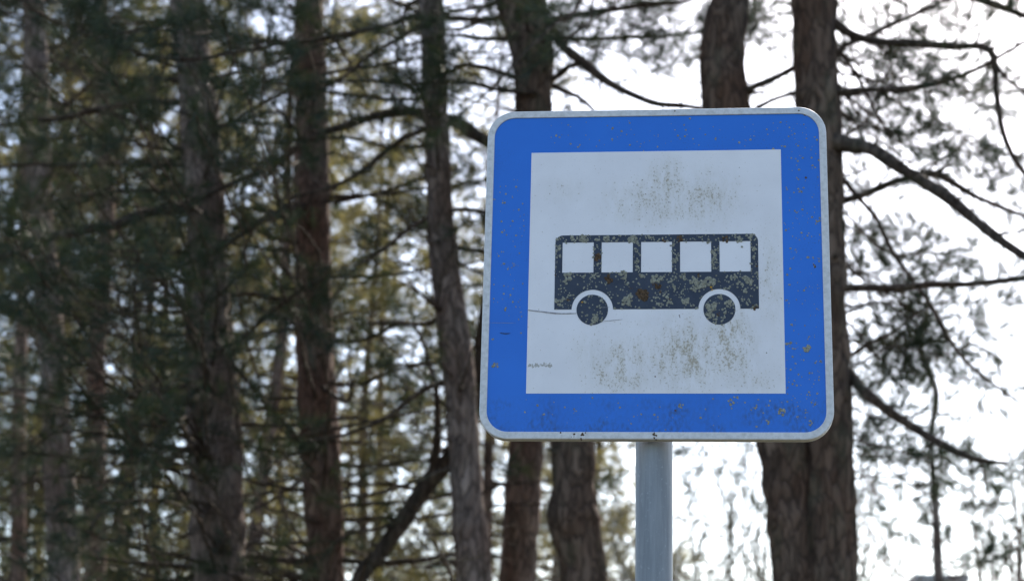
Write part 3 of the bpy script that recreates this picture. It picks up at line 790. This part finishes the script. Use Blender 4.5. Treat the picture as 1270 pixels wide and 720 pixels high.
T7.pxbranch([(665, 115, Y - .1, 8), (630, 112, Y - .1, 7), (590, 106, Y - .1, 6), (530, 104, Y - .1, 5), (455, 100, Y, 4), (400, 104, Y, 3)], ntw=8, tl=(.1, .35), shoots=3, bare=.35)
T7.pxbranch([(780, -160, 5.0, 6), (720, 0, 4.2, 4), (690, 28, 4.0, 3.5), (655, 62, 3.9, 3.2), (620, 100, 3.8, 3), (596, 122, 3.8, 2.4), (560, 150, 3.8, 1.6)], ntw=2, tl=(.06, .12), shoots=1, bare=.6, wob=.004)
T7.pxbranch([(740, -120, 5.0, 4), (735, 10, 4.4, 3), (722, 33, 4.4, 2.4), (700, 50, 4.4, 2.2), (678, 70, 4.4, 2)], ntw=3, tl=(.08, .15), shoots=3, bare=0, wob=.004)
T7.pxbranch([(790, -120, 5.2, 5), (772, -10, 4.6, 3.5), (740, 22, 4.5, 2.6), (705, 48, 4.5, 2)], ntw=6, tl=(.08, .18), shoots=3, bare=0.1, wob=.004)
for (u, v, yy, k) in [(655, 12, 5.0, 9), (640, 25, 5.0, 8), (610, 20, 5.1, 5), (720, 30, 5.2, 6), (760, 60, 6.0, 6), (800, 75, 6.2, 6), (830, 95, 6.2, 6), (790, 40, 6.0, 5), (820, 20, 6.2, 7), (850, 50, 6.4, 5), (745, 105, 6.0, 4), (700, 120, 6.1, 5), (710, 60, 5.5, 5), (560, 70, 5.2, 7), (530, 115, 5.0, 8), (595, 120, 5.1, 6), (480, 40, 5.0, 6)]:
    T7.to(P(u, v, yy), r0=.006, ntw=max(2, k // 3 + 1), tl=(.08, .25), shoots=3, bare=.2, t0=.7, sc=.8, seg=5)
T7.crown(6.6, 14, 2.0); total += T7.finish()

# --- reddish pine just left of it
T8 = Tree('pine_tree', 'reddish pine trunk just left of the dark knotty one, seen below the sign corner', 7.2,
          [(-40, 656, 22), (135, 668, 30), (300, 668, 38), (450, 660, 42), (550, 652, 45), (640, 647, 48), (720, 641, 47)], 8.5, M_BARK_RED, FRONT)
for k in range(8):
    T8.to(P(random.uniform(500, 800), random.uniform(380, 720), 7.2 + random.uniform(-.8, 1.5)), r0=.008, ntw=7, tl=(.1, .4), shoots=3, bare=.6, t0=.3)
T8.crown(6.0, 10, 1.8); total += T8.finish(MID_T)

# --- slim pine left of the sign
T6 = Tree('pine_tree', 'slim greyish pine nearest the left edge of the sign', 6.0,
          [(-40, 533, 29), (0, 535, 30), (150, 541, 32), (250, 546, 34), (330, 551, 38), (450, 567, 42), (540, 574, 40), (640, 581, 43), (720, 588, 46)], 8.8, M_BARK_GREY, FRONT, 0.05)
Y = 6.0
T6.pxbranch([(550, 262, Y, 7), (575, 258, Y - .1, 6), (600, 261, Y - .2, 6), (640, 268, Y - .3, 4)], ntw=2, tl=(.08, .2), bare=1)
T6.pxbranch([(550, 262, Y, 7), (530, 270, Y, 6), (505, 285, Y - .1, 6), (482, 305, Y - .1, 5), (450, 325, Y - .1, 3)], ntw=6, tl=(.1, .3), shoots=2, bare=.7)
T6.pxbranch([(545, 305, Y, 5), (580, 332, Y, 4), (620, 340, Y, 3)], ntw=2, tl=(.08, .2), bare=1)
T6.pxbranch([(535, 25, Y, 9), (510, 20, Y - .1, 8), (480, 32, Y - .2, 7), (430, 42, Y - .3, 7), (380, 50, Y - .4, 6), (320, 60, Y - .6, 5.5), (240, 73, Y - .8, 5), (190, 70, Y - .9, 4.5), (110, 45, Y - 1.0, 4.5), (50, 18, Y - 1.1, 3.5), (0, -20, Y - 1.2, 2)], ntw=20, tl=(.12, .35), shoots=4, bare=.15, t0=.3)
T6.pxbranch([(540, 25, Y - .1, 8), (510, 40, Y - .2, 7), (470, 62, Y - .3, 6), (430, 92, Y - .3, 5.5), (400, 110, Y - .3, 4)], ntw=6, tl=(.1, .3), shoots=3, bare=.3)
T6.pxbranch([(540, 155, Y, 8), (505, 170, Y - .1, 7), (470, 195, Y - .1, 7), (440, 220, Y - .2, 6), (405, 235, Y - .2, 5), (350, 250, Y - .3, 3)], ntw=8, tl=(.1, .35), shoots=3, bare=.5)
T6.pxbranch([(560, 385, Y, 6), (530, 400, Y, 6), (480, 400, Y, 5), (430, 408, Y, 4)], ntw=5, tl=(.1, .3), shoots=2, bare=.6)
T6.pxbranch([(570, 470, Y, 8), (535, 478, Y, 7), (515, 492, Y, 7), (480, 515, Y, 6), (430, 540, Y, 5), (380, 550, Y, 4)], ntw=5, tl=(.1, .3), shoots=2, bare=.7)
T6.pxbranch([(575, 575, Y, 7), (545, 585, Y, 6), (510, 598, Y, 5), (470, 612, Y, 5), (425, 618, Y, 4)], ntw=5, tl=(.1, .3), shoots=2, bare=.7)
T6.pxbranch([(535, 15, Y - .3, 5), (585, 22, Y - .4, 4), (605, 0, Y - .5, 3.2), (625, -30, Y - .5, 3)], ntw=3, tl=(.08, .2), shoots=3, bare=.2)
for (u, v, yy, k) in [(545, 95, 5.2, 10), (560, 118, 5.2, 8), (520, 130, 5.4, 8), (545, 60, 5.3, 6), (500, 105, 5.3, 5), (535, 170, 5.5, 4), (460, 408, 5.4, 6), (420, 330, 5.5, 8), (450, 60, 5.3, 7), (425, 120, 5.4, 6), (470, 90, 5.6, 5), (545, 425, 5.6, 3), (470, 450, 6.5, 8), (500, 380, 6.6, 6)]:
    T6.to(P(u, v, yy), r0=.006, ntw=max(2, k // 3 + 1), tl=(.08, .25), shoots=2, bare=.2, t0=.7, sc=.85, seg=5)
T6.crown(6.5, 12, 1.7); total += T6.finish()

# --- crooked stem leaning behind it
L = Tree('pine_tree', 'crooked bare stem leaning up to the right behind the slim greyish pine', 6.4,
         [(740, 434, 20), (690, 469, 21), (640, 503, 22), (600, 530, 23), (570, 556, 22), (530, 580, 22), (480, 592, 18), (400, 600, 16), (300, 616, 12)], 4.9, M_TWIG, FRONT)
L.pxbranch([(532, 600, 6.4, 14), (540, 560, 6.35, 11), (543, 520, 6.3, 9), (541, 480, 6.3, 7), (530, 440, 6.3, 5), (515, 400, 6.3, 3)], ntw=7, tl=(.1, .3), shoots=2, bare=.8)
L.pxbranch([(505, 640, 6.4, 7), (470, 655, 6.3, 5), (430, 660, 6.2, 4), (400, 690, 6.2, 3)], ntw=4, tl=(.1, .3), shoots=2, bare=.7)
L.crown(4.5, 3, 0.5); total += L.finish()

# --- pine in the left middle
T5 = Tree('pine_tree', 'brown double-ridged pine trunk midway between the slim pine and the thickest left trunk', 6.8,
          [(-40, 384, 32), (0, 384, 35), (150, 386, 42), (300, 388, 46), (450, 391, 50), (560, 397, 51), (720, 404, 48)], 9.2, M_BARK_RED, FRONT, 0.07)
T4 = Tree('pine_tree', 'thickest grey-brown pine trunk on the left, half covered by needle sprays', 6.3,
          [(-40, 232, 42), (100, 243, 47), (250, 254, 51), (400, 259, 59), (560, 266, 66), (720, 270, 71)], 9.4, M_BARK_GREY, FRONT, 0.06)
T1 = Tree('pine_tree', 'second trunk from the left edge, greyish and leaning slightly left as it rises', 9.6,
          [(-40, 40, 25), (100, 46, 29), (260, 50, 31), (450, 66, 34), (640, 76, 38), (720, 80, 40)], 10, M_BARK_GREY, FRONT)
T2 = Tree('pine_tree', 'slender reddish trunk between the leaning grey one and the thickest left trunk', 10.6,
          [(-40, 122, 17), (150, 129, 20), (300, 131, 22), (450, 120, 24), (600, 119, 26), (720, 117, 27)], 10, M_BARK_RED, FRONT)
T3 = Tree('pine_tree', 'thinnest reddish trunk close to the left edge of the photo', 11.6,
          [(-40, 36, 10), (300, 30, 14), (500, 24, 17), (720, 22, 19)], 9.5, M_BARK_RED, FRONT)
T5.pxbranch([(395, 690, 6.8, 8), (450, 695, 6.8, 7), (520, 692, 6.8, 6), (580, 688, 6.9, 5)], ntw=4, tl=(.1, .3), shoots=2, bare=.8)
T5.pxbranch([(395, 692, 6.8, 9), (350, 694, 6.7, 9), (300, 688, 6.6, 7), (240, 685, 6.5, 4)], ntw=4, tl=(.1, .3), shoots=2, bare=.7)
T5.pxbranch([(400, 585, 6.8, 6), (440, 600, 6.8, 5), (490, 600, 6.8, 4), (540, 610, 6.8, 3)], ntw=4, tl=(.1, .3), shoots=2, bare=.8)
T5.pxbranch([(395, 425, 6.8, 7), (450, 420, 6.7, 5), (500, 400, 6.7, 4)], ntw=6, tl=(.1, .3), shoots=2, bare=.6)
T5.pxbranch([(392, 470, 6.8, 6), (440, 478, 6.7, 5), (490, 460, 6.7, 4), (540, 450, 6.7, 3)], ntw=5, tl=(.1, .3), shoots=2, bare=.6)
T5.pxbranch([(385, 255, 6.8, 9), (345, 262, 6.4, 9), (300, 290, 6.1, 8), (255, 320, 5.9, 6), (200, 335, 5.7, 4)], ntw=9, tl=(.12, .35), shoots=4, bare=.3)
T5.pxbranch([(385, 65, 6.8, 8), (340, 52, 6.3, 7), (300, 50, 6.0, 7), (255, 20, 5.8, 5), (230, -20, 5.7, 4)], ntw=9, tl=(.12, .35), shoots=4, bare=.2)
T4.pxbranch([(252, 255, 6.3, 14), (215, 262, 6.1, 13), (180, 266, 6.0, 13), (140, 280, 5.9, 12), (95, 290, 5.8, 12), (45, 298, 5.8, 10), (0, 318, 5.7, 8), (-60, 335, 5.6, 5)], ntw=14, tl=(.15, .4), shoots=4, bare=.3)
T4.pxbranch([(250, 205, 6.3, 7), (200, 205, 6.2, 6), (140, 204, 6.2, 6), (70, 205, 6.2, 5), (-10, 206, 6.2, 4)], ntw=8, tl=(.12, .35), shoots=4, bare=.3)
T4.pxbranch([(248, 130, 6.3, 9), (200, 125, 6.3, 9), (150, 130, 6.3, 8), (90, 143, 6.4, 8), (40, 150, 6.4, 7), (-30, 155, 6.5, 5)], ntw=10, tl=(.15, .4), shoots=4, bare=.3)
T4.pxbranch([(262, 545, 6.3, 7), (220, 565, 6.0, 5.5), (175, 590, 5.9, 5), (135, 620, 5.8, 4.5), (105, 665, 5.7, 4)], ntw=8, tl=(.12, .3), shoots=3, bare=.5)
T4.pxbranch([(262, 470, 6.3, 6), (230, 495, 6.1, 5.5), (200, 540, 6.0, 5), (160, 560, 5.9, 4), (130, 560, 5.9, 3)], ntw=6, tl=(.12, .3), shoots=3, bare=.4)
T4.pxbranch([(255, 440, 6.3, 6), (300, 420, 6.0, 5), (345, 380, 5.8, 5), (400, 345, 5.6, 4)], ntw=8, tl=(.12, .3), shoots=4, bare=.3)

# needle sprays growing out of these trees, placed where they show densest
def spray(tree, u, v, Y, k, sc=1.0, bare=.12):
    tree.to(P(u, v, Y), r0=.008, ntw=k, tl=(.10, .34), shoots=3, bare=bare, t0=.78, sc=sc, seg=5)
near = [(60, 30), (20, 60), (100, 70), (150, 95), (205, 30), (230, 70), (280, 25), (330, 30), (300, 110), (230, 140), (180, 165), (120, 170), (90, 205), (30, 250), (25, 290), (75, 320), (140, 345), (170, 300), (40, 400), (100, 440),
        (15, 360), (170, 400), (185, 470), (150, 545), (60, 480), (120, 620), (25, 560), (205, 600), (60, 640), (300, 330), (335, 380), (285, 430), (350, 110), (200, 230), (210, 290), (230, 390), (215, 440), (180, 520), (160, 660),
        (340, 575), (300, 500), (310, 220), (330, 280), (365, 20), (260, 200), (250, 330), (100, 380), (60, 360), (130, 500), (40, 690), (280, 160)]
for i, (u, v) in enumerate(near):
    t = T4 if u < 260 else T5
    spray(t, u + random.uniform(-14, 14), v + random.uniform(-12, 12), random.uniform(3.2, 4.6) if i < 24 else random.uniform(4.2, 5.8), 6, .68)
for i in range(18):
    u, v = random.uniform(-40, 340), random.uniform(-20, 760)
    if u > 300 and random.random() < .6: continue
    t = random.choice([T4, T5, T1, T2]) if u < 260 else T5
    spray(t, u, v, random.uniform(6.2, 9.5), 5, 1.0, .45)
for i in range(46):
    t = random.choice([T4, T4, T5, T5, T6, T1]); c_, r_ = t.at(random.uniform(2.9, 6.0)); sgn = random.choice((-1, 1)); l_ = random.uniform(.6, 1.5); yo = random.uniform(-.7, .5)
    zz = random.uniform(-.12, .25)
    t.branch([c_, c_ + np.array([sgn * l_ * .3, yo * .3, zz * .1]), c_ + np.array([sgn * l_ * .7, yo * .7, zz * .5 + .04]), c_ + np.array([sgn * l_, yo, zz])], [.013, .010, .007, .002], ntw=6, tl=(.1, .4), shoots=2, bare=.85, t0=.2, seg=5, tw_r=.4)
for i in range(110):
    u, v = random.uniform(-30, 620), random.uniform(0, 740)
    t = (T4 if random.random() < .5 else T1) if u < 230 else T5 if u < 480 else T6
    t.to(P(u, v, random.uniform(t.Y - 1.6, t.Y + 1.5)), r0=random.uniform(.006, .017), ntw=7, tl=(.15, .5), shoots=2, bare=.93, t0=.2, seg=5, tw_r=.4)
for i in range(10):
    u, v = random.uniform(300, 620), random.uniform(-10, 740)
    t = T5 if u < 470 else random.choice([T6, T8])
    spray(t, u, v, random.uniform(6.8, 8.5), 5, 1.0, .55)
T4.crown(6.3, 14, 2.2); T5.crown(6.3, 14, 2.2)
total += T4.finish() + T5.finish()
for t in (T1, T2, T3):
    for k in range(16):
        z = random.uniform(3.5, 8); a = random.random() * 6.28; l = random.uniform(.8, 1.8)
        t.to(t.at(z)[0] + np.array([math.cos(a) * l, math.sin(a) * l, .2]), r0=.01, ntw=7, tl=(.15, .45), shoots=3, bare=.35, t0=.3, sc=1.1, seg=5)
    t.crown(7.5, 8, 1.4)
    total += t.finish(MID_T)

# --- young pine beyond, at the lower right
R = Tree('pine_tree', 'slim young pine at lower right beyond the twin-stemmed pine, in front of the chimney', 11.0,
         [(540, 1155, 6), (600, 1158, 9), (660, 1162, 11), (720, 1164, 12)], 5.9, M_BARK_GREY, None)
for (u, v, yy, k) in [(1165, 590, 11, 7), (1200, 605, 11.3, 8), (1145, 600, 10.7, 4), (1235, 625, 11.3, 7), (1250, 590, 11.5, 5), (1150, 645, 10.8, 3), (1110, 660, 10.8, 3), (1095, 640, 11, 2), (1215, 655, 11.2, 6), (1265, 640, 11.5, 6), (1190, 690, 11, 5), (1245, 700, 11.3, 5), (1105, 600, 11, 2),
                      (1140, 560, 11, 3), (1180, 560, 11, 3), (1090, 570, 11, 3), (1262, 680, 11.3, 5), (1210, 700, 10.6, 5)]:
    R.to(P(u, v, yy), r0=.007, ntw=max(1, k // 2), tl=(.15, .4), shoots=2, bare=.3, t0=.5, seg=5)
total += R.finish(YOUNG_T)

# ------------------------------------------------------------------ sunlit pines further back (three kinds, copied)
class Far(Tree):
    def __init__(self, label, h, lean, seed, wide=1.0):
        random.seed(seed)
        self.Y = 0; self.twigmat = M_TWIG; self.height = h; self.shoots = []
        self.base = np.zeros(3)
        self.root = empty('pine_tree', (0, 0, 0), label, 'tree', 'sunlit pines further back behind the front row')
        n = int(h / 0.25)
        z = np.linspace(-0.2, h, n)
        self.sp = np.column_stack([lean * np.sin(z / h * 2.2), 0.1 * np.sin(z), z, 0.11 * (1 - z / (h * 1.03)) ** 0.8 + 0.012])
        b = Buf(); tube(b, self.sp[:, :3], self.sp[:, 3], 14); b.build('trunk', M_BARK_RED, self.root)
        N = int(h * 4.6); br = Buf()
        self.put = lambda buf: (br.v.extend(buf.v), br.f.extend([f + br.n for f in buf.f]), setattr(br, 'n', br.n + buf.n))
        for k in range(N):
            f = (k + .5) / N; z = h * (0.16 + 0.82 * f); a = k * 2.4 + random.random()
            l = wide * (2.9 * (1 - f) ** 0.7 + 0.4) * random.uniform(.7, 1.15)
            c, rr = self.at(z); e = c + np.array([math.cos(a) * l, math.sin(a) * l, l * random.uniform(-.15, .3)])
            self.branch([c, (c + e) / 2 - np.array([0, 0, .05 * l]), e], [min(.03, rr * .6), .015, .004], ntw=7, tl=(.25, .55), shoots=3, bare=.25, t0=.45, seg=4, sc=1.0)
        br.build('crown_branches', M_TWIG, self.root, kind='stuff')
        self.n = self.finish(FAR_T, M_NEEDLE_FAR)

def copy_tree(o, parent=None):
    c = o.copy(); C.objects.link(c); c.parent = parent
    for ch in o.children: copy_tree(ch, c)
    return c
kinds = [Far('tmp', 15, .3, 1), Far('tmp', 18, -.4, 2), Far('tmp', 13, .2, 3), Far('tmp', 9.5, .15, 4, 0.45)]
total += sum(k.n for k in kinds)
random.seed(5)
spots = []
for (u, Yd, k) in [(-60, 19, 0), (40, 20, 1), (165, 22, 2), (215, 25, 1), (310, 20, 0), (400, 26, 1), (465, 22, 2), (620, 22, 2), (680, 25, 2), (-20, 24, 1), (100, 27, 1), (270, 28, 1), (360, 30, 0), (490, 33, 1), (600, 31, 0), (180, 34, 1), (60, 36, 1), (-90, 30, 0), (650, 38, 0), (742, 27, 3), (-160, 20, 1), (420, 38, 1)]:
    spots.append((P(u, 600, Yd)[0], Yd, k))
used = set()
for (x, yy, k) in spots:
    src = kinds[k].root
    o = src if k not in used else copy_tree(src)
    used.add(k)
    o.location = (x, yy, 0); o.rotation_euler = (0, 0, random.random() * 6.28)
    s = random.uniform(.85, 1.1); o.scale = (s, s, s)
    o['label'] = 'out of focus yellow-green sunlit pine in the background behind the front row of trunks'

# ------------------------------------------------------------------ leafless shrubs at the lower right
def shrub(u, vtop, Y, width, label, mt, seed, n=26, name='leafless_shrub'):
    random.seed(seed)
    top = P(u, vtop, Y); base = np.array([top[0], Y, 0.0]); h = top[2]
    root = empty(name, tuple(base), label, name.split('_')[1])
    b = Buf()
    def rec(p, d, L, r, lv):
        q = [p]; dd = d
        for k in range(5):
            dd = dd + rng.normal(0, .10, 3); dd /= np.linalg.norm(dd); q.append(q[-1] + dd * L / 5)
        tube(b, q, np.linspace(r, r * .5, 6), 4, False)
        if lv:
            for k in range(4):
                j = random.randint(1, 5); s = rng.normal(size=3) * .55; rec(q[j], dd + s + np.array([0, 0, .15]), L * random.uniform(.4, .6), r * .55, lv - 1)
    for k in range(n):
        a = random.random() * 6.28; e = width * random.random() / h
        rec(base + np.array([math.cos(a), math.sin(a), 0]) * .2, np.array([math.cos(a) * e, math.sin(a) * e, 1.0]), h * random.uniform(.5, .8), .024, 3)
    b.build('twigs', mt, root, kind='stuff')
M_PALE = bark('pale_twig_bark', (0.10, 0.09, 0.065), (0.22, 0.2, 0.15), (0.18, 0.15, 0.10), .1)
M_REDTW = bark('reddish_twig_bark', (0.09, 0.05, 0.04), (0.2, 0.13, 0.11), (0.16, 0.09, 0.07), .05)
shrub(885, 575, 13, 1.3, 'pale leafless shrub showing between the grey post and the twin-stemmed pine', M_PALE, 3)
shrub(1245, 640, 15, 1.2, 'reddish leafless shrub at the lower right corner', M_REDTW, 4, 34)
shrub(1210, 60, 17, 2.6, 'tall pale leafless tree far behind the limbs at the right edge', M_PALE, 8, 9, 'leafless_tree')
shrub(1000, 330, 19, 2.2, 'pale leafless tree far behind the twin-stemmed pine', M_PALE, 9, 12, 'leafless_tree')

# ------------------------------------------------------------------ house whose chimney peeps up at the lower right
def build_house():
    Yh = 38.0
    a, b_ = P(1137, 708, Yh), P(1206, 706, Yh)
    x0, x1, zt = a[0], b_[0], a[2]
    root = empty('house', ((x0 + x1) / 2, Yh + 2, 0), 'grey house behind the young pine, only its broad chimney top showing', 'house')
    m_w, nt, bs = mat('grey_render', .9)
    nt.links.new(ramp(nt, noise_node(nt, 6, 5), [(.35, (.42, .42, .40)), (.65, (.52, .51, .48))]), bs.inputs['Base Color'])
    m_r, nt, bs = mat('roof_sheeting', .8)
    nt.links.new(ramp(nt, noise_node(nt, 3, 5), [(.35, (.12, .06, .045)), (.65, (.18, .09, .06))]), bs.inputs['Base Color'])
    m_g, nt, bs = mat('window_glass', .1); bs.inputs['Base Color'].default_value = (.03, .035, .04, 1)
    def box(buf, x0, x1, y0, y1, z0, z1):
        v = np.array([(x, y, z) for x in (x0, x1) for y in (y0, y1) for z in (z0, z1)])
        buf.add(v, [np.array([(0, 1, 3, 2), (4, 6, 7, 5), (0, 4, 5, 1), (2, 3, 7, 6), (0, 2, 6, 4), (1, 5, 7, 3)])])
    cx = (x0 + x1) / 2; zr = zt - 1.1
    w = Buf(); box(w, cx - 5, cx + 5, Yh - 3, Yh + 5, -.3, zr - 2.2); w.build('wall', m_w, root, False)
    r = Buf()
    v = np.array([(cx - 5.4, Yh - 3.5, zr - 2.3), (cx + 5.4, Yh - 3.5, zr - 2.3), (cx + 5.4, Yh + 1, zr), (cx - 5.4, Yh + 1, zr), (cx - 5.4, Yh + 5.5, zr - 2.3), (cx + 5.4, Yh + 5.5, zr - 2.3)])
    r.add(v, [np.array([(0, 1, 2, 3), (3, 2, 5, 4)]), np.array([(0, 3, 4), (1, 5, 2)]), np.array([(0, 4, 5, 1)])])
    ro = r.build('roof', m_r, root, False)
    c = Buf(); box(c, x0 + .05, x1 - .05, Yh + .5, Yh + 1.5, zr - .5, zt - .12); box(c, x0, x1, Yh + .42, Yh + 1.58, zt - .12, zt)
    o = bpy.data.objects.new('chimney', c.mesh('chimney', m_w, False, parent_world(root))); C.objects.link(o); o.parent = ro
    for k in range(3):
        q = Buf(); xx = cx - 3.4 + k * 2.9; box(q, xx, xx + 1.1, Yh - 3.05, Yh - 2.98, 1.0, 2.3); q.build('window', m_g, root, False)
build_house()
print('foliage verts', total)
